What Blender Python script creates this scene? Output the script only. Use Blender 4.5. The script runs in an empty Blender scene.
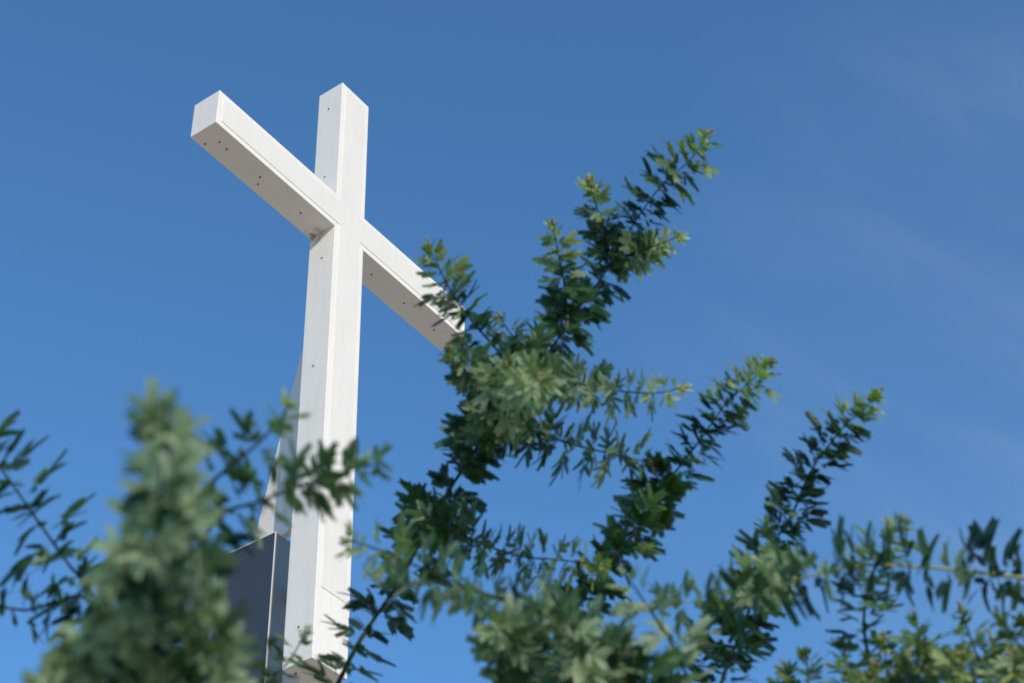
import bpy, bmesh, math, random
import numpy as np
from mathutils import Matrix, Vector

random.seed(7)
RNG = np.random.default_rng(11)
scene = bpy.context.scene
COL = scene.collection

# ------------------------------------------------------------------ camera
# solved from the photograph: right / down / forward rows, 62.7 mm full-frame lens
CR = np.array([0.5825925790280531, -0.8123025483723162, -0.027394466033904052])
CD = np.array([0.5218230307591968, 0.399673234326255, -0.7536325565767956])
CF = np.array([0.6231264810860859, 0.4247656714837388, 0.6567248380396773])
FPX = 1783.77
CAM = np.array([0.0, 0.0, 1.6])
cam_data = bpy.data.cameras.new("camera")
cam = bpy.data.objects.new("camera", cam_data)
COL.objects.link(cam)
M = Matrix.Identity(4)
for i in range(3):
    M[i][0] = CR[i]; M[i][1] = -CD[i]; M[i][2] = -CF[i]; M[i][3] = CAM[i]
cam.matrix_world = M
cam_data.sensor_width = 36.0
cam_data.lens = FPX / 1024.0 * 36.0
cam_data.clip_start = 0.05
cam_data.clip_end = 5000.0
cam_data.dof.use_dof = True
cam_data.dof.focus_distance = 8.0
cam_data.dof.aperture_fstop = 9.5
cam_data.dof.aperture_blades = 9
scene.camera = cam

# ------------------------------------------------------------------ sky and sun
SUN_AZ = math.radians(208.9)      # clockwise from +Y
SUN_EL = math.radians(25.3)
world = bpy.data.worlds.new("World")
scene.world = world
world.use_nodes = True
wn = world.node_tree.nodes; wl = world.node_tree.links
wn.clear()
w_out = wn.new("ShaderNodeOutputWorld")
w_bg = wn.new("ShaderNodeBackground")
w_sky = wn.new("ShaderNodeTexSky")
w_sky.sky_type = 'NISHITA'
w_sky.sun_disc = False
w_sky.sun_elevation = SUN_EL
w_sky.sun_rotation = SUN_AZ
w_sky.altitude = 0.0
w_sky.air_density = 1.12
w_sky.dust_density = 0.1
w_sky.ozone_density = 8.8
w_bg.inputs["Strength"].default_value = 0.15
# thin cirrus veil in the eastern sky: streaky noise over the sky direction
def w_dot(vec, gain):
    d = wn.new("ShaderNodeVectorMath"); d.operation = 'DOT_PRODUCT'
    d.inputs[1].default_value = [float(c) * gain for c in vec]
    wl.new(tc.outputs["Generated"], d.inputs[0])
    return d.outputs["Value"]


def w_range(src, a, b, c=0.0, d=1.0):
    m = wn.new("ShaderNodeMapRange"); m.interpolation_type = 'SMOOTHSTEP'
    for k, v in zip(("From Min", "From Max", "To Min", "To Max"), (a, b, c, d)):
        m.inputs[k].default_value = v
    wl.new(src, m.inputs["Value"])
    return m.outputs["Result"]


def w_math(op, a, b):
    m = wn.new("ShaderNodeMath"); m.operation = op
    for k, v in ((0, a), (1, b)):
        if isinstance(v, (int, float)): m.inputs[k].default_value = v
        else: wl.new(v, m.inputs[k])
    return m.outputs[0]


tc = wn.new("ShaderNodeTexCoord")
streak = np.array((0.7543, -0.5263, -0.3928))       # direction the veil is drawn out in
across = np.array((0.1848, 0.7333, -0.6543))
cmb = wn.new("ShaderNodeCombineXYZ")
wl.new(w_dot(streak, 2.6), cmb.inputs[0]); wl.new(w_dot(across, 9.0), cmb.inputs[1])
nz = wn.new("ShaderNodeTexNoise")
nz.inputs["Scale"].default_value = 1.9
nz.inputs["Detail"].default_value = 4.0
nz.inputs["Roughness"].default_value = 0.5
nz.inputs["Distortion"].default_value = 0.35
wl.new(cmb.outputs[0], nz.inputs["Vector"])
veil = w_math('ADD', 0.35, w_range(nz.outputs["Fac"], 0.36, 0.74))
place = w_range(w_dot((0.8206, 0.1052, 0.5617), 1.0), 0.935, 0.998)
fac = w_math('MULTIPLY', w_math('MULTIPLY', veil, place), 0.075)
mx = wn.new("ShaderNodeMix"); mx.data_type = 'RGBA'
mx.inputs["B"].default_value = (3.3, 3.9, 4.3, 1.0)
wl.new(fac, mx.inputs["Factor"])
w_gain = wn.new("ShaderNodeMix"); w_gain.data_type = 'RGBA'; w_gain.blend_type = 'MULTIPLY'
w_gain.inputs["Factor"].default_value = 1.0
w_gain.inputs["B"].default_value = (0.92, 1.04, 0.965, 1.0)
wl.new(w_sky.outputs["Color"], w_gain.inputs["A"])
wl.new(w_gain.outputs["Result"], mx.inputs["A"])
wl.new(mx.outputs["Result"], w_bg.inputs["Color"])
wl.new(w_bg.outputs["Background"], w_out.inputs["Surface"])

sun_data = bpy.data.lights.new("sun", 'SUN')
sun_data.energy = 2.65
sun_data.angle = math.radians(0.53)
sun_data.color = (1.0, 0.85, 0.65)
sun = bpy.data.objects.new("sun", sun_data)
COL.objects.link(sun)
to_sun = Vector((math.sin(SUN_AZ) * math.cos(SUN_EL), math.cos(SUN_AZ) * math.cos(SUN_EL), math.sin(SUN_EL)))
sun.rotation_euler = to_sun.to_track_quat('Z', 'Y').to_euler()
sun.location = to_sun * 60

scene.render.engine = 'CYCLES'
vs = scene.view_settings
vs.view_transform = 'Standard'
vs.look = 'None'
vs.exposure = 0.4
vs.gamma = 1.0
vs.use_curve_mapping = False
scene.cycles.max_bounces = 8
scene.cycles.transparent_max_bounces = 8


# ------------------------------------------------------------------ materials
def new_mat(name):
    m = bpy.data.materials.new(name)
    m.use_nodes = True
    n = m.node_tree.nodes
    b = n.get("Principled BSDF")
    return m, n, m.node_tree.links, b


def painted(name, col, rough, dirt=0.12, dirt_col=(0.35, 0.32, 0.27), scale=2.5, streak=True, metallic=0.0, grime=None):
    """Painted sheet metal: faint mottling, vertical rain streaks, slight waviness."""
    m, n, l, b = new_mat(name)
    tcn = n.new("ShaderNodeTexCoord")
    mpn = n.new("ShaderNodeMapping")
    mpn.inputs["Scale"].default_value = (6.0, 6.0, 0.35) if streak else (1, 1, 1)
    a = n.new("ShaderNodeTexNoise"); a.inputs["Scale"].default_value = scale; a.inputs["Detail"].default_value = 6
    c = n.new("ShaderNodeTexNoise"); c.inputs["Scale"].default_value = scale * 1.3; c.inputs["Detail"].default_value = 8
    l.new(tcn.outputs["Object"], mpn.inputs["Vector"])
    l.new(mpn.outputs["Vector"], a.inputs["Vector"])
    l.new(tcn.outputs["Object"], c.inputs["Vector"])
    r = n.new("ShaderNodeMapRange"); r.inputs["From Min"].default_value = 0.42; r.inputs["From Max"].default_value = 0.8
    r.inputs["To Max"].default_value = dirt
    l.new(a.outputs["Fac"], r.inputs["Value"])
    r2 = n.new("ShaderNodeMapRange"); r2.inputs["From Min"].default_value = 0.45; r2.inputs["From Max"].default_value = 0.85
    r2.inputs["To Max"].default_value = dirt
    l.new(c.outputs["Fac"], r2.inputs["Value"])
    ad = n.new("ShaderNodeMath"); ad.operation = 'ADD'
    l.new(r.outputs["Result"], ad.inputs[0]); l.new(r2.outputs["Result"], ad.inputs[1])
    mxn = n.new("ShaderNodeMix"); mxn.data_type = 'RGBA'
    mxn.inputs["A"].default_value = (*col, 1); mxn.inputs["B"].default_value = (*dirt_col, 1)
    l.new(ad.outputs[0], mxn.inputs["Factor"])
    last = mxn.outputs["Result"]
    if grime:
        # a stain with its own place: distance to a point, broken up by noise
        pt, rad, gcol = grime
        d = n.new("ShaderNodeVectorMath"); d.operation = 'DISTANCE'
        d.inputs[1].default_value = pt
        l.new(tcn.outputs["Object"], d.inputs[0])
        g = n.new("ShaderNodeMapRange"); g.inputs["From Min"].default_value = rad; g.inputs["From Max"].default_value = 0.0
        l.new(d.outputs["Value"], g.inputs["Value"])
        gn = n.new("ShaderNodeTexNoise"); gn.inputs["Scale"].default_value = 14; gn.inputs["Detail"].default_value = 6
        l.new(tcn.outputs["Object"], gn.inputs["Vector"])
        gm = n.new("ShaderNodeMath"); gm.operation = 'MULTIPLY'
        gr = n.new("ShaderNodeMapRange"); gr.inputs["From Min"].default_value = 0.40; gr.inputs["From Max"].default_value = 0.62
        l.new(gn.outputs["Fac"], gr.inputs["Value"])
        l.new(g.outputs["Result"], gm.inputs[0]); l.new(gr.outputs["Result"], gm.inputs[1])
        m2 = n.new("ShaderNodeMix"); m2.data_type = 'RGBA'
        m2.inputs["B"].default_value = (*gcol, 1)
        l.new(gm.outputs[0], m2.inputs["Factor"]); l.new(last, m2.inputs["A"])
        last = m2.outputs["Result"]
    l.new(last, b.inputs["Base Color"])
    b.inputs["Roughness"].default_value = rough
    b.inputs["Metallic"].default_value = metallic
    bp = n.new("ShaderNodeBump"); bp.inputs["Strength"].default_value = 0.06; bp.inputs["Distance"].default_value = 0.02
    l.new(c.outputs["Fac"], bp.inputs["Height"])
    l.new(bp.outputs["Normal"], b.inputs["Normal"])
    return m


def leaf_material():
    m, n, l, b = new_mat("wattle_leaf")
    out = n.get("Material Output")
    tone = n.new("ShaderNodeAttribute"); tone.attribute_name = "tone"
    young = n.new("ShaderNodeAttribute"); young.attribute_name = "young"
    ramp = n.new("ShaderNodeValToRGB")
    e = ramp.color_ramp.elements
    e[0].position = 0.0; e[0].color = (0.018, 0.050, 0.017, 1)
    e[1].position = 1.0; e[1].color = (0.30, 0.39, 0.27, 1)
    k = e.new(0.45); k.color = (0.050, 0.120, 0.052, 1)
    l.new(tone.outputs["Fac"], ramp.inputs["Fac"])
    mxn = n.new("ShaderNodeMix"); mxn.data_type = 'RGBA'
    mxn.inputs["B"].default_value = (0.36, 0.44, 0.11, 1)
    l.new(young.outputs["Fac"], mxn.inputs["Factor"])
    l.new(ramp.outputs["Color"], mxn.inputs["A"])
    # underside of the leaflets a little greener and darker
    geo = n.new("ShaderNodeNewGeometry")
    und = n.new("ShaderNodeMix"); und.data_type = 'RGBA'; und.blend_type = 'MULTIPLY'
    und.inputs["B"].default_value = (0.70, 0.86, 0.62, 1)
    l.new(geo.outputs["Backfacing"], und.inputs["Factor"])
    l.new(mxn.outputs["Result"], und.inputs["A"])
    # patchy bloom
    tcn = n.new("ShaderNodeTexCoord")
    nzn = n.new("ShaderNodeTexNoise"); nzn.inputs["Scale"].default_value = 90; nzn.inputs["Detail"].default_value = 3
    l.new(tcn.outputs["Object"], nzn.inputs["Vector"])
    rr = n.new("ShaderNodeMapRange"); rr.inputs["To Min"].default_value = 0.7; rr.inputs["To Max"].default_value = 1.3
    l.new(nzn.outputs["Fac"], rr.inputs["Value"])
    sc = n.new("ShaderNodeVectorMath"); sc.operation = 'SCALE'
    l.new(und.outputs["Result"], sc.inputs[0]); l.new(rr.outputs["Result"], sc.inputs["Scale"])
    l.new(sc.outputs["Vector"], b.inputs["Base Color"])
    b.inputs["Roughness"].default_value = 0.45
    b.inputs["Specular IOR Level"].default_value = 0.3
    tr = n.new("ShaderNodeBsdfTranslucent")
    tcol = n.new("ShaderNodeMix"); tcol.data_type = 'RGBA'; tcol.blend_type = 'MULTIPLY'
    tcol.inputs["Factor"].default_value = 1.0
    tcol.inputs["B"].default_value = (1.25, 1.5, 0.55, 1)
    l.new(sc.outputs["Vector"], tcol.inputs["A"])
    l.new(tcol.outputs["Result"], tr.inputs["Color"])
    ms = n.new("ShaderNodeMixShader"); ms.inputs["Fac"].default_value = 0.36
    l.new(b.outputs["BSDF"], ms.inputs[1]); l.new(tr.outputs["BSDF"], ms.inputs[2])
    l.new(ms.outputs["Shader"], out.inputs["Surface"])
    return m


def plain(name, c0, c1, rough, scale=20.0, bump=0.2):
    m, n, l, b = new_mat(name)
    tcn = n.new("ShaderNodeTexCoord")
    a = n.new("ShaderNodeTexNoise"); a.inputs["Scale"].default_value = scale; a.inputs["Detail"].default_value = 6
    l.new(tcn.outputs["Object"], a.inputs["Vector"])
    r = n.new("ShaderNodeValToRGB")
    r.color_ramp.elements[0].color = (*c0, 1); r.color_ramp.elements[1].color = (*c1, 1)
    r.color_ramp.elements[0].position = 0.3; r.color_ramp.elements[1].position = 0.7
    l.new(a.outputs["Fac"], r.inputs["Fac"]); l.new(r.outputs["Color"], b.inputs["Base Color"])
    b.inputs["Roughness"].default_value = rough
    b.inputs["Specular IOR Level"].default_value = 0.2
    bp = n.new("ShaderNodeBump"); bp.inputs["Strength"].default_value = bump; bp.inputs["Distance"].default_value = 0.01
    l.new(a.outputs["Fac"], bp.inputs["Height"]); l.new(bp.outputs["Normal"], b.inputs["Normal"])
    return m


MAT_LEAF = leaf_material()
MAT_STEM = plain("young_stem", (0.016, 0.022, 0.010), (0.040, 0.046, 0.022), 0.6, 60)
MAT_STEM_PALE = plain("pale_stem", (0.22, 0.26, 0.09), (0.34, 0.37, 0.16), 0.6, 60)
MAT_BARK = plain("wattle_bark", (0.06, 0.05, 0.04), (0.16, 0.13, 0.10), 0.85, 12, 0.8)
MAT_BUD = plain("bud", (0.20, 0.17, 0.06), (0.34, 0.30, 0.15), 0.6, 200)
MAT_PAVING = plain("paving", (0.49, 0.385, 0.265), (0.57, 0.455, 0.325), 0.9, 1.5, 0.3)

# ------------------------------------------------------------------ cross position (cross frame -> world)
T = np.array([10.61612301, 9.57728661, 12.05736011 + 1.6])   # front-left edge of the upright at z' = 0
W, DEP = 0.5, 0.366
ZB, ZT = -3.464, 4.534
XL, XR = -1.944, 2.424 + 0.006
B0, B1 = 2.095, 2.603
GROUND = 0.0


def mesh_obj(name, bm, mat, parent=None, loc=None, smooth=False):
    me = bpy.data.meshes.new(name)
    bm.normal_update()
    bm.to_mesh(me); bm.free()
    if smooth:
        for p in me.polygons: p.use_smooth = True
    for m in (mat if isinstance(mat, (list, tuple)) else [mat]):
        me.materials.append(m)
    o = bpy.data.objects.new(name, me)
    COL.objects.link(o)
    if parent: o.parent = parent
    if loc is not None: o.location = loc
    return o


def prism(outline, y0, y1, bevel=0.0, segs=2):
    """Outline in (x, z), extruded along y from y0 (front) to y1."""
    bm = bmesh.new()
    f = [bm.verts.new((x, y0, z)) for x, z in outline]
    g = [bm.verts.new((x, y1, z)) for x, z in outline]
    bm.faces.new(f); bm.faces.new(list(reversed(g)))
    n = len(f)
    for i in range(n):
        j = (i + 1) % n
        bm.faces.new((f[j], f[i], g[i], g[j]))
    bmesh.ops.recalc_face_normals(bm, faces=bm.faces[:])
    if bevel:
        bmesh.ops.bevel(bm, geom=bm.edges[:], offset=bevel, segments=segs, affect='EDGES', profile=0.5)
    return bm


def box(x0, x1, y0, y1, z0, z1, bevel=0.0, segs=2):
    return prism([(x0, z0), (x1, z0), (x1, z1), (x0, z1)], y0, y1, bevel, segs)


def empty(name, loc, label, cat):
    o = bpy.data.objects.new(name, None)
    COL.objects.link(o)
    o.location = loc
    o["label"] = label; o["category"] = cat
    return o


# ------------------------------------------------------------------ ground
bm = bmesh.new()
R = 3000.0
vs_ = [bm.verts.new((x, y, 0)) for x, y in ((-R, -R), (R, -R), (R, R), (-R, R))]
bm.faces.new(vs_)
g = mesh_obj("ground", bm, MAT_PAVING)
g["kind"] = "structure"

# ------------------------------------------------------------------ the cross
white = painted("white_paint", (0.81, 0.78, 0.73), 0.5, 0.09,
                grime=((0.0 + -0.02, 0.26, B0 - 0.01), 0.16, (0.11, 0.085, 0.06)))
panel_white = painted("white_cover_sheet", (0.755, 0.73, 0.685), 0.5, 0.08)
cross = empty("cross", (T[0], T[1], T[2]), "tall white painted latin cross with proud front cover panel high against blue sky", "cross")
outline = [(0, ZB), (W, ZB), (W, B0), (XR, B0), (XR, B1), (W, B1), (W, ZT), (0, ZT), (0, B1), (XL, B1), (XL, B0), (0, B0)]
mesh_obj("body", prism(outline, 0.0, DEP, 0.006, 2), white, cross)
m_ = 0.072
PB = -2.66
po = [(m_, PB), (W - m_, PB), (W - m_, B0 + m_), (XR - m_, B0 + m_), (XR - m_, B1 - m_), (W - m_, B1 - m_), (W - m_, ZT - m_),
      (m_, ZT - m_), (m_, B1 - m_), (XL + m_, B1 - m_), (XL + m_, B0 + m_), (m_, B0 + m_)]
mesh_obj("cover_panel", prism(po, -0.007, 0.002, 0.004, 2), panel_white, cross)

# rear brace: a thin triangular plate between the upright and the pylon
FX0, FX1 = 0.28, 0.36
bm = bmesh.new()
tri = [(DEP - 0.004, 2.08), (DEP - 0.004, -1.5), (0.765, -1.64), (1.158, -1.64)]
a = [bm.verts.new((FX0, y, z)) for y, z in tri]
b = [bm.verts.new((FX1, y, z)) for y, z in tri]
# straight hypotenuse through the measured silhouette
a[0].co.y = b[0].co.y = DEP - 0.004
bm.faces.new(a); bm.faces.new(list(reversed(b)))
for i in range(4):
    j = (i + 1) % 4
    bm.faces.new((a[j], a[i], b[i], b[j]))
bmesh.ops.recalc_face_normals(bm, faces=bm.faces[:])
bmesh.ops.bevel(bm, geom=bm.edges[:], offset=0.004, segments=1, affect='EDGES')
brace_mat = painted("brace_paint", (0.73, 0.69, 0.62), 0.45, 0.08)
mesh_obj("brace", bm, brace_mat, cross)
for z in (-2.3, -3.2):
    mesh_obj("mounting_bracket", box(0.43, 0.49, DEP - 0.004, 0.762, z - 0.09, z + 0.09, 0.006), brace_mat, cross)

screw_mat = plain("screw_steel", (0.10, 0.09, 0.08), (0.18, 0.16, 0.14), 0.5, 80)


def disc(r, h):
    bm = bmesh.new()
    bmesh.ops.create_cone(bm, cap_ends=True, segments=12, radius1=r, radius2=r * 0.7, depth=h)
    return bm


for (y, z) in ((.196, 4.183), (.195, 3.003), (.167, 1.69), (.197, .135), (.19, -1.4), (.183, -3.069)):
    o = mesh_obj("screw", disc(0.011, 0.012), screw_mat, cross, (-0.005, y, z))
    o.rotation_euler = (0, -math.pi / 2, 0)
for (x, y) in ((-1.708, .165), (-1.589, .175), (-1.066, .166), (-1.0, .254), (-.382, .175), (-1.78, .308), (.868, .179), (1.48, .18), (2.073, .196)):
    o = mesh_obj("screw", disc(0.012, 0.012), screw_mat, cross, (x, y, B0 - 0.005))
    o.rotation_euler = (math.pi, 0, 0)
for (x, y) in ((.255, .17), (.12, .30), (.40, .30)):
    o = mesh_obj("screw", disc(0.014, 0.014), screw_mat, cross, (x, y, ZB - 0.006))
    o.rotation_euler = (math.pi, 0, 0)

# ------------------------------------------------------------------ pylon carrying the cross
PX0, PX1, PY0, PY1, PZT = 0.197, 0.56, 0.76, 1.535, -1.634
pylon = empty("pylon", (T[0], T[1], 0.0), "dark slate clad pylon blade with pale edge trim behind the foot of the cross", "pylon")
zt = T[2] + PZT
slate = painted("slate_cladding", (0.042, 0.052, 0.068), 0.42, 0.10, (0.08, 0.09, 0.10), 1.5)
grey = painted("grey_front_sheet", (0.26, 0.26, 0.26), 0.4, 0.08, (0.2, 0.2, 0.2))
trimw = painted("edge_trim", (0.75, 0.74, 0.71), 0.35, 0.05)
mesh_obj("side_cladding", box(PX0 + 0.004, PX1 - 0.004, PY0 + 0.008, PY1, 0.0, zt - 0.004, 0.003), slate, pylon)
mesh_obj("front_plate", box(PX0 + 0.0095, PX1 - 0.0095, PY0, PY0 + 0.007, 0.0, zt, 0.002), grey, pylon)
for x in (PX0, PX1 - 0.008):
    mesh_obj("edge_trim", box(x, x + 0.008, PY0 - 0.003, PY0 + 0.007, 0.0, zt + 0.003, 0.002), trimw, pylon)
mesh_obj("cap_trim", box(PX0 - 0.003, PX1 + 0.003, PY0 + 0.008, PY1 + 0.004, zt - 0.002, zt + 0.012, 0.003), trimw, pylon)


# ------------------------------------------------------------------ wattle foliage
def pinna_template(n=12):
    """A feather of leaflets along +x, length 1: verts (k,3) and quads."""
    V, Q = [], []

    def put(x, y):
        V.append((x, y, 0.0)); return len(V) - 1
    r = 0.010
    i0 = [put(0, -r), put(.93, -r * .5), put(.93, r * .5), put(0, r)]
    Q.append(i0)
    for i in range(n):
        t = (i + 0.5) / n
        x = 0.04 + 0.86 * t
        ln = 0.285 * (0.80 + 0.20 * math.sin(math.pi * min(1, t * 1.15 + 0.1))) * (1.0 if t < 0.85 else 1 - 0.12 * (t - 0.85) / 0.15)
        wd = 0.98 / n * 0.62
        an = math.radians(68 - 22 * t)
        for s in (1, -1):
            d = np.array((math.cos(an), s * math.sin(an)))
            p = np.array((-d[1], d[0]))
            b0 = np.array((x, s * r * .5))
            pts = [b0 - p * wd * .8, b0 + d * ln * .97 - p * wd * .62, b0 + d * ln + p * wd * .30, b0 + p * wd * .8]
            if s < 0: pts = [pts[0], pts[3], pts[2], pts[1]]
            # leaflets' faces all look to +z
            Q.append([put(*q) for q in (pts if s > 0 else pts[::-1])])
    return np.array(V), np.array(Q)


PV, PQ = pinna_template()


def rot_axis(v, axis, ang):
    c, s = math.cos(ang), math.sin(ang)
    axis = np.asarray(axis)
    return v * c + np.cross(axis, v) * s + np.outer(v @ axis, axis) * (1 - c)


def leaf_variant(pairs, rng, fold, slim):
    """Bipinnate leaf in units of its longest pinna; rachis along +x, face towards +z."""
    V, Q = [], []
    base = 0
    rl = 0.23 * pairs
    # rachis strip
    rv = np.array([(0, -.016, 0), (rl, -.01, 0), (rl, .01, 0), (0, .016, 0)])
    V.append(rv); Q.append(np.array([[0, 1, 2, 3]])); base = 4
    for i in range(pairs):
        t = (i + 1) / pairs
        ang0 = 78 - 48 * t
        ln = 0.62 + 0.38 * t
        for s in (1, -1):
            v = PV.copy()
            v[:, 1] *= slim
            # V fold of the leaflets, pinna curl
            v[:, 2] += np.abs(v[:, 1]) * math.tan(fold + rng.normal(0, .1))
            k = rng.normal(-0.10, 0.10)
            v[:, 2] += k * v[:, 0] ** 2
            v *= ln * (1 + rng.normal(0, .07))
            v = rot_axis(v, (1, 0, 0), rng.normal(0, .30))
            v = rot_axis(v, (0, 1, 0), rng.normal(-.05, .16))
            v = rot_axis(v, (0, 0, 1), s * math.radians(ang0 + rng.normal(0, 7)))
            v[:, 0] += rl * (0.12 + 0.88 * t)
            V.append(v); Q.append(PQ + base); base += len(v)
    return np.concatenate(V), np.concatenate(Q)


VARS = {}
for prs in (2, 3, 4):
    VARS[prs] = [leaf_variant(prs, RNG, f, w) for f, w in ((0.05, .9), (0.12, 1), (0.25, .85), (0.15, .8), (0.0, .75), (0.35, .9), (.1, .8), (.2, .95))]
    VARS[-prs] = [leaf_variant(prs, RNG, f, w) for f, w in ((0.05, .62), (0.15, .7), (0.3, .6), (0.2, .55), (0.0, .65), (0.1, .6), (.4, .7), (.2, .6))]


def px(u, v, d):
    q = CF + CR * ((u - 512) / FPX) + CD * ((v - 341.5) / FPX)
    return CAM + q / np.linalg.norm(q) * d


def spline(P, step=0.004):
    P = np.asarray(P, float)
    Pe = np.vstack([2 * P[0] - P[1], P, 2 * P[-1] - P[-2]])
    out = []
    for i in range(1, len(Pe) - 2):
        p0, p1, p2, p3 = Pe[i - 1:i + 3]
        n = max(3, int(np.linalg.norm(p2 - p1) / step))
        for t in np.linspace(0, 1, n, endpoint=False):
            out.append(0.5 * ((2 * p1) + (-p0 + p2) * t + (2 * p0 - 5 * p1 + 4 * p2 - p3) * t * t + (-p0 + 3 * p1 - 3 * p2 + p3) * t ** 3))
    out.append(P[-1])
    out = np.array(out)
    s = np.concatenate([[0], np.cumsum(np.linalg.norm(np.diff(out, axis=0), axis=1))])
    return out, s


def unit(v):
    return v / (np.linalg.norm(v) + 1e-12)


def tube(path, radii, sides=7):
    V, F = [], []
    n = len(path)
    ref = np.array((0.3, -0.2, 0.9))
    for i in range(n):
        t = unit(path[min(i + 1, n - 1)] - path[max(i - 1, 0)])
        a = unit(np.cross(t, ref)); b = np.cross(t, a)
        for k in range(sides):
            th = 2 * math.pi * k / sides
            V.append(path[i] + (a * math.cos(th) + b * math.sin(th)) * radii[i])
    for i in range(n - 1):
        for k in range(sides):
            k2 = (k + 1) % sides
            F.append((i * sides + k, i * sides + k2, (i + 1) * sides + k2, (i + 1) * sides + k))
    F.append(tuple(range(sides))[::-1]); F.append(tuple((n - 1) * sides + k for k in range(sides)))
    return V, F


def pydata_obj(name, V, F, mat, parent, origin):
    me = bpy.data.meshes.new(name)
    me.from_pydata([tuple(np.asarray(v) - origin) for v in V], [], F)
    for p in me.polygons: p.use_smooth = True
    me.materials.append(mat)
    o = bpy.data.objects.new(name, me)
    COL.objects.link(o)
    o.parent = parent
    return o


def quad_obj(name, V, Q, tone, young, mats, mat_idx, parent):
    me = bpy.data.meshes.new(name)
    nv, nq = len(V), len(Q)
    me.vertices.add(nv); me.vertices.foreach_set("co", V.astype(np.float32).ravel())
    me.loops.add(nq * 4); me.loops.foreach_set("vertex_index", Q.astype(np.int32).ravel())
    me.polygons.add(nq)
    me.polygons.foreach_set("loop_start", np.arange(0, nq * 4, 4, dtype=np.int32))
    me.polygons.foreach_set("material_index", mat_idx.astype(np.int32))
    me.update(calc_edges=True)
    for nm, arr in (("tone", tone), ("young", young)):
        at = me.attributes.new(nm, 'FLOAT', 'FACE')
        at.data.foreach_set("value", arr.astype(np.float32))
    for m in mats: me.materials.append(m)
    me.validate()
    o = bpy.data.objects.new(name, me)
    COL.objects.link(o)
    o.parent = parent
    return o


def bud_quads(c, r):
    """A small rounded knob from a 6x4 lat-long grid of quads."""
    V, Q = [], []
    nu, nvv = 6, 4
    for j in range(nvv + 1):
        ph = math.pi * (0.04 + 0.92 * j / nvv)
        for i in range(nu):
            th = 2 * math.pi * i / nu
            V.append((c[0] + r * math.sin(ph) * math.cos(th), c[1] + r * math.sin(ph) * math.sin(th), c[2] + r * math.cos(ph)))
    for j in range(nvv):
        for i in range(nu):
            Q.append((j * nu + i, j * nu + (i + 1) % nu, (j + 1) * nu + (i + 1) % nu, (j + 1) * nu + i))
    return np.array(V), np.array(Q)


DENS = 0.50


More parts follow.
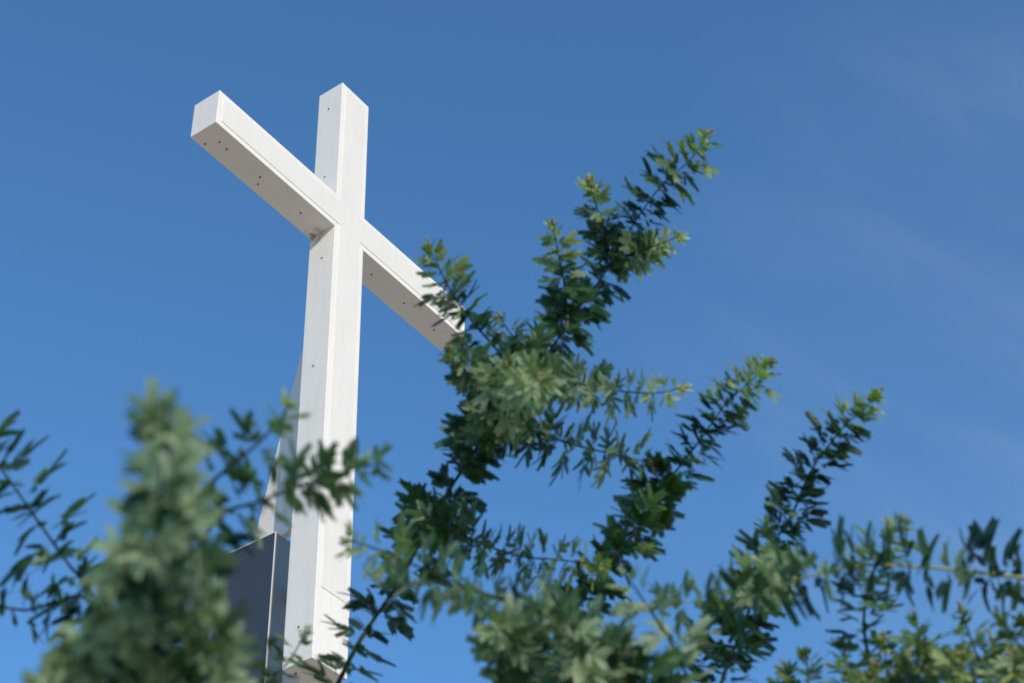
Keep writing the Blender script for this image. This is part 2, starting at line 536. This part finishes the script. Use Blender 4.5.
class Shrub:
    def __init__(self, name, loc, label, top, trunk_r):
        self.root = empty(name, loc, label, "shrub")
        self.o = np.array(loc, float)
        self.top = np.array(top, float)
        self.limbs = []          # paths of the trunk and limbs, one mesh
        mid = self.o * 0.5 + self.top * 0.5 + np.array((0.03, -0.04, 0))
        self.tp, _ = spline([self.o - np.array((0, 0, .05)), mid, self.top], 0.05)
        n = len(self.tp)
        r = np.linspace(trunk_r, trunk_r * .55, n); r[0] *= 1.35
        self.VF = [tube(self.tp, r, 12)]

    def limb(self, p, tan, r):
        """A limb from the trunk up to a branch base p that leaves along tan."""
        d = np.linalg.norm(p - self.top)
        k = int(len(self.tp) * random.uniform(.72, .98))
        a = self.tp[min(k, len(self.tp) - 1)]
        b = p - unit(tan) * d * .35
        path, s = spline([a, a * .55 + b * .45 + np.array((0, 0, .04 * d)), b, p], 0.03)
        rr = np.linspace(max(.009, r * 2.0), r, len(path))
        self.VF.append(tube(path, rr, 8))

    def finish(self):
        V, F = [], []
        for v, f in self.VF:
            n = len(V)
            V += list(v); F += [tuple(i + n for i in q) for q in f]
        pydata_obj("trunk", V, F, MAT_BARK, self.root, self.o)

    def branch(self, pts, L=0.036, Lt=None, gap=0.5, gapt=None, ang=62, tone=0.25, young=1.0, r=0.0032, t0=0.0, stem=None,
               pairs=(3, 4), limb=True, droop=0.0, jit=0.25, tsd=0.28, buds=True, spin=2.39996, label=None, whorl=1, slim=False):
        P = [px(*q) for q in pts]
        path, s = spline(P)
        S = s[-1]
        Lt = L * 0.75 if Lt is None else Lt
        rad = (r * .85 * (1 - s / S) + 0.0007) * (1 + 0.10 * np.sin(s * 420))
        V, F = tube(path, rad, 6)
        st = pydata_obj("branch", V, F, stem or MAT_STEM, self.root, self.o)
        if label: st["label"] = label
        if limb: self.limb(P[0], path[3] - path[0], r)
        # leaves up the stem
        LV, LQ, TO, YO, MI = [], [], [], [], []
        nb = 0
        pos = t0 * S
        phi = random.uniform(0, 6.28)
        leaves = []
        while pos < S:
            u = pos / S
            rem = S - pos
            ll = (L * (1 - u) + Lt * u)
            sz = ll * min(1.0, 0.40 + 0.60 * (rem / (ll * 2.0)))
            for wi in range(whorl):
                leaves.append((pos, sz, rem / ll, phi + wi * 6.28319 / whorl + random.gauss(0, .3) * (whorl > 1)))
            phi += spin + random.gauss(0, .25)
            pos += (gap * (1 - u) + (gap if gapt is None else gapt) * u) * DENS * sz * random.uniform(.75, 1.25) + 0.0010
        for (pos, sz, rr_, ph) in leaves:
            i = min(len(path) - 2, int(np.searchsorted(s, pos)))
            c = path[i]
            t = unit(path[min(i + 2, len(path) - 1)] - path[max(i - 2, 0)])
            a = unit(np.cross(t, (0.21, -0.17, 0.96))); b = np.cross(t, a)
            rd = a * math.cos(ph) + b * math.sin(ph)
            tipw = max(0.0, 1 - rr_ / 1.9)
            al = math.radians(ang * (1 - 0.55 * tipw) + random.gauss(0, 8))
            X = unit(t * math.cos(al) + rd * math.sin(al) + np.array((0, 0, -droop)))
            Y = unit(np.cross(t, X)) if abs(X @ t) < .985 else a
            Y = unit(Y)
            Z = np.cross(X, Y)
            if Z @ t < 0: Z, Y = -Z, -Y
            # twist about the rachis
            tw = random.gauss(0, jit)
            Y, Z = Y * math.cos(tw) + Z * math.sin(tw), Z * math.cos(tw) - Y * math.sin(tw)
            pr = 2 if tipw > .75 else random.choice(pairs)
            v, q = random.choice(VARS[-pr if slim else pr])
            w = v.copy()
            if tipw > 0: w[:, 1] *= (1 - 0.5 * tipw)      # young leaves still folded forward
            w *= sz * random.uniform(.78, 1.16)
            w = c + rad[i] * rd + w[:, :1] * X + w[:, 1:2] * Y + w[:, 2:3] * Z
            LV.append(w); LQ.append(q + nb); nb += len(w)
            tn = min(1, max(0, random.gauss(tone, tsd) + (.6 if random.random() < .09 else 0) + .22 * max(0, 1 - rr_ / 5)))
            yg = min(1.0, max(0.0, (1 - rr_ / 3.6))) * young * random.uniform(.35, 1.0)
            TO.append(np.full(len(q), tn)); YO.append(np.full(len(q), yg)); MI.append(np.zeros(len(q)))
        if buds:
            t = unit(path[-1] - path[-6])
            a = unit(np.cross(t, (0.2, 0.1, .97))); b = np.cross(t, a)
            for k in range(random.randint(3, 5)):
                hh = random.uniform(-.006, .012) * (L / .036)
                off = random.uniform(.001, .007) * (L / .036)
                th = random.uniform(0, 6.28)
                c = path[-1] + t * hh + (a * math.cos(th) + b * math.sin(th)) * off
                for z in range(2):
                    v, q = bud_quads(c + t * .0035 * z, random.uniform(.0019, .0029) * (L / .036))
                    LV.append(v); LQ.append(q + nb); nb += len(v)
                    TO.append(np.full(len(q), .5)); YO.append(np.ones(len(q))); MI.append(np.ones(len(q)))
        V = np.concatenate(LV) - self.o
        fo = quad_obj("foliage", V, np.concatenate(LQ), np.concatenate(TO), np.concatenate(YO), [MAT_LEAF, MAT_BUD],
                      np.concatenate(MI), st)
        return st


# ---- the wattle shrub in the middle and on the right
b0 = px(600, 1150, 2.6)
main = Shrub("wattle_shrub", (b0[0], b0[1], 0.0),
             "tall leafy wattle with many dark feathery shoots rising right of the cross", (b0[0], b0[1], 1.45), 0.05)
B = main.branch
# the tall leading shoot that passes the cross arm
B([(300, 770, 2.5), (352, 655, 2.5), (400, 580, 2.55), (440, 505, 2.6), (490, 430, 2.65), (535, 372, 2.7), (572, 318, 2.75),
   (608, 268, 2.8), (635, 222, 2.8), (662, 185, 2.8), (690, 160, 2.8), (708, 134, 2.8)],
  L=.034, Lt=.030, gap=.66, gapt=.26, ang=84, jit=.15, tone=.12, tsd=.24, r=.0034)
B([(497, 420, 2.62), (504, 385, 2.6), (500, 355, 2.58), (476, 326, 2.57), (455, 298, 2.56), (440, 270, 2.55), (428, 246, 2.55)],
  L=.029, Lt=.027, gap=.5, gapt=.3, ang=76, tone=.2, limb=False, r=.0026)
B([(566, 326, 2.74), (565, 290, 2.7), (560, 262, 2.68), (553, 224, 2.66)], L=.027, gap=.38, ang=74, tone=.3, limb=False, r=.0020)
B([(612, 264, 2.79), (604, 230, 2.76), (596, 205, 2.74), (589, 182, 2.72)], L=.027, gap=.36, ang=72, tone=.3, limb=False, r=.0020)
B([(618, 258, 2.79), (640, 252, 2.74), (660, 244, 2.72), (680, 236, 2.7)], L=.025, gap=.38, ang=72, tone=.5, limb=False, r=.0018)
B([(500, 418, 2.6), (514, 400, 2.45), (528, 384, 2.3), (538, 374, 2.2)], L=.027, gap=.44, ang=74, tone=.74, limb=False, r=.0022, young=.5, tsd=.32, jit=.5)
B([(500, 412, 2.6), (482, 385, 2.5), (468, 366, 2.45), (450, 350, 2.42)], L=.028, gap=.46, ang=78, tone=.15, limb=False, r=.0020, young=.3)
B([(470, 450, 2.6), (488, 415, 2.5), (500, 385, 2.4), (505, 366, 2.35)], L=.028, gap=.46, ang=80, tone=.3, limb=False, r=.0020, young=.3)
B([(535, 372, 2.68), (528, 350, 2.62), (512, 335, 2.6), (500, 318, 2.58)], L=.028, gap=.6, ang=80, tone=.15, limb=False, r=.0018, young=.3)
B([(532, 375, 2.66), (578, 384, 2.55), (619, 391, 2.5), (655, 393, 2.48), (682, 388, 2.46)], L=.026, Lt=.026, gap=.5, gapt=.45, slim=True, ang=88, tone=.6, limb=False, r=.0020, jit=.10, tsd=.22)
B([(500, 420, 2.62), (532, 430, 2.56), (565, 442, 2.52), (599, 451, 2.5), (630, 458, 2.48), (655, 464, 2.47)], L=.031, Lt=.029, gap=.5, gapt=.5, slim=True, ang=88, tone=.08, limb=False, r=.0022, jit=.10, young=.2, buds=False)
B([(418, 512, 2.55), (445, 526, 2.45), (480, 543, 2.4), (520, 556, 2.38), (560, 560, 2.36), (606, 566, 2.35)], L=.027, Lt=.025, gap=.45, slim=True, ang=86, tone=.12, limb=False, r=.0024, jit=.14, tsd=.2, buds=False)
# second and third tall shoots
B([(520, 770, 2.3), (560, 640, 2.35), (600, 575, 2.4), (640, 526, 2.45), (665, 486, 2.5), (700, 440, 2.5), (725, 405, 2.5), (750, 382, 2.5), (769, 364, 2.5)],
  L=.029, Lt=.027, gap=.44, gapt=.22, ang=76, jit=.18, tone=.12, tsd=.24, r=.0032)
B([(690, 790, 2.35), (725, 672, 2.35), (746, 621, 2.4), (760, 566, 2.42), (791, 516, 2.45), (811, 471, 2.45), (841, 430, 2.45), (860, 412, 2.45), (877, 395, 2.45)],
  L=.030, Lt=.025, gap=.42, gapt=.19, ang=76, jit=.18, tone=.12, tsd=.24, r=.0030)
B([(890, 800, 2.1), (869, 664, 2.1), (864, 616, 2.1), (873, 572, 2.1), (890, 540, 2.1), (903, 520, 2.1)], L=.021, Lt=.023, gap=.5, gapt=.3, ang=76, tone=.3, r=.0032)
# the pale-stemmed shoot lying across the lower right
B([(1180, 600, 1.95), (1090, 588, 1.9), (1024, 578, 1.88), (974, 572, 1.86), (922, 567, 1.85), (870, 565, 1.84), (834, 570, 1.83), (790, 582, 1.82), (740, 598, 1.81), (690, 602, 1.8), (655, 598, 1.79)],
  L=.031, Lt=.029, gap=1.3, gapt=1.2, whorl=3, spin=.9, pairs=(2, 3), ang=86, tone=.34, stem=MAT_STEM_PALE, r=.0021, jit=.12, tsd=.36, young=.3, buds=False)
# low mass on the right
for (q, tn) in (([(960, 800, 2.0), (940, 700, 2.0), (925, 655, 2.0), (914, 618, 2.0)], .3),
                ([(1020, 800, 2.0), (990, 700, 2.0), (975, 650, 2.0), (962, 612, 2.0)], .35),
                ([(840, 800, 2.1), (846, 720, 2.1), (850, 680, 2.1), (838, 644, 2.1)], .2),
                ([(1090, 760, 1.9), (1050, 690, 1.9), (1022, 650, 1.9), (1000, 618, 1.9)], .6),
                ([(905, 800, 2.05), (896, 720, 2.05), (888, 685, 2.05), (884, 640, 2.05)], .25),
                ([(790, 800, 2.1), (800, 730, 2.1), (808, 690, 2.1), (806, 652, 2.1)], .3),
                ([(1080, 800, 1.9), (1045, 730, 1.9), (1030, 690, 1.9), (1012, 655, 1.85)], .75),
                ([(990, 820, 1.9), (955, 740, 1.9), (950, 700, 1.9), (958, 655, 1.85)], .35),
                ([(940, 820, 1.95), (915, 740, 1.95), (905, 700, 1.95), (930, 655, 1.9)], .25),
                ([(870, 830, 2.0), (850, 745, 2.0), (862, 700, 1.98), (876, 668, 1.95)], .25),
                ([(1000, 830, 2.05), (1000, 745, 2.05), (990, 690, 2.05), (992, 640, 2.05)], .3),
                ([(1150, 720, 1.95), (1100, 670, 1.95), (1065, 648, 1.95), (1034, 640, 1.95)], .35),
                ([(760, 830, 2.15), (775, 745, 2.15), (790, 700, 2.15), (784, 668, 2.15)], .15),
                ([(1140, 700, 1.9), (1080, 650, 1.9), (1050, 630, 1.9), (1022, 618, 1.9)], .5)):
    B(q, L=.027, gap=.34, ang=74, tone=tn, r=.0026, young=.7)
# soft silvery shoots nearer the lens, low in the middle
B([(690, 790, 1.8), (640, 690, 1.75), (590, 640, 1.72), (540, 612, 1.7), (480, 592, 1.68), (430, 572, 1.66), (385, 552, 1.65), (348, 540, 1.64)],
  L=.027, Lt=.022, gap=.42, ang=76, tone=.66, r=.0028, tsd=.2)
B([(620, 800, 1.9), (600, 700, 1.78), (578, 640, 1.62), (552, 606, 1.58)], L=.022, gap=.6, ang=72, tone=.45, r=.0024, young=.3, tsd=.32, jit=.5, buds=False)
B([(540, 800, 1.9), (525, 710, 1.78), (512, 655, 1.68), (502, 620, 1.58)], L=.025, gap=.46, ang=74, tone=.35, jit=.45, r=.0024, young=.3, buds=False)
B([(660, 800, 1.8), (640, 710, 1.78), (626, 670, 1.75), (622, 640, 1.72)], L=.026, gap=.5, tone=.2, ang=76, r=.0024, young=.3, buds=False)
B([(720, 760, 1.8), (680, 660, 1.75), (650, 610, 1.72), (624, 572, 1.7)], L=.028, gap=.9, ang=66, tone=.9, r=.0024, young=.2, tsd=.1, buds=False)
B([(650, 800, 2.2), (662, 700, 2.2), (684, 650, 2.2), (712, 610, 2.2)], L=.030, gap=.6, tone=.1, ang=80, r=.0026, young=.2, buds=False)
B([(755, 600, 2.3), (768, 580, 2.15), (776, 566, 2.05), (780, 556, 2.0)], L=.021, gap=.8, tone=.75, ang=80, r=.0018, young=.2, limb=False, buds=False)
B([(230, 800, 2.2), (268, 690, 2.2), (290, 660, 2.2), (306, 632, 2.2)], L=.022, gap=.8, tone=.2, ang=76, r=.0022, young=.5)
main.finish()

# ---- the wattle close to the lens on the left
b1 = px(150, 1300, 1.5)
left = Shrub("wattle_shrub", (b1[0], b1[1], 0.0),
             "soft blurred pale grey green wattle left of the cross, over the dark pylon", (b1[0], b1[1], 1.35), 0.04)
B = left.branch
random.seed(23)
C = dict(ang=72, tone=.78, r=.0020, young=.2, tsd=.75, buds=False, jit=.65, pairs=(2, 3))
B([(148, 860, 1.243), (152, 700, 1.096), (155, 600, 1.006), (158, 520, 0.927), (163, 450, 0.859), (168, 404, 0.825)], L=0.0186, Lt=0.0153, gap=.75, gapt=.55, **C)
B([(70, 860, 1.220), (80, 700, 1.062), (84, 660, 1.017), (94, 622, 0.983)], L=0.0169, Lt=0.0147, gap=.70, **C)
B([(240, 860, 1.220), (224, 700, 1.062), (220, 650, 1.017), (212, 600, 0.972)], L=0.0169, Lt=0.0158, gap=.70, **C)
B([(196, 860, 1.243), (190, 720, 1.130), (190, 640, 1.051), (194, 570, 0.983), (190, 500, 0.927)], L=0.0175, Lt=0.0147, gap=.70, **C)
B([(112, 860, 1.243), (118, 720, 1.130), (118, 650, 1.062), (124, 590, 0.994), (130, 530, 0.938)], L=0.0175, Lt=0.0147, gap=.70, **C)
B([(160, 860, 1.130), (158, 720, 1.096), (160, 640, 1.073), (164, 560, 1.051), (166, 500, 1.040)], L=0.0237, Lt=0.0203, gap=.5, ang=76, tone=.05, r=.0020, young=.1, buds=False, tsd=.1)
B([(40, 860, 1.2), (56, 730, 1.06), (62, 690, 1.02), (72, 655, .98)], L=.0180, Lt=.0165, gap=.75, **C)
B([(262, 860, 1.5), (258, 740, 1.5), (262, 690, 1.5), (268, 640, 1.5)], L=.021, Lt=.019, gap=.8, ang=74, tone=.2, r=.0018, young=.3, buds=False)
B([(190, 560, 1.4), (222, 515, 1.4), (255, 503, 1.4), (290, 490, 1.4), (335, 474, 1.42), (380, 463, 1.44)], L=.021, Lt=.021, gap=.45, ang=76, tone=.35, limb=False, r=.0012, young=.4, buds=False)
B([(195, 500, 1.35), (225, 470, 1.35), (255, 446, 1.35), (275, 425, 1.35), (291, 404, 1.35)], L=.019, Lt=.019, gap=.48, ang=76, tone=.35, limb=False, r=.0012, young=.4, buds=False)
B([(150, 740, 1.8), (98, 606, 1.8), (67, 562, 1.8), (35, 517, 1.8), (4, 473, 1.8), (-30, 430, 1.8), (-60, 390, 1.8)], L=.036, gap=.44, ang=84, jit=.14, tone=.2, r=.0017, young=.2)
B([(110, 640, 1.8), (85, 598, 1.8), (55, 602, 1.8), (28, 610, 1.8), (-4, 606, 1.8), (-40, 600, 1.8)], L=.022, gap=.55, ang=80, tone=.1, limb=False, r=.0020, young=.1)
left.finish()
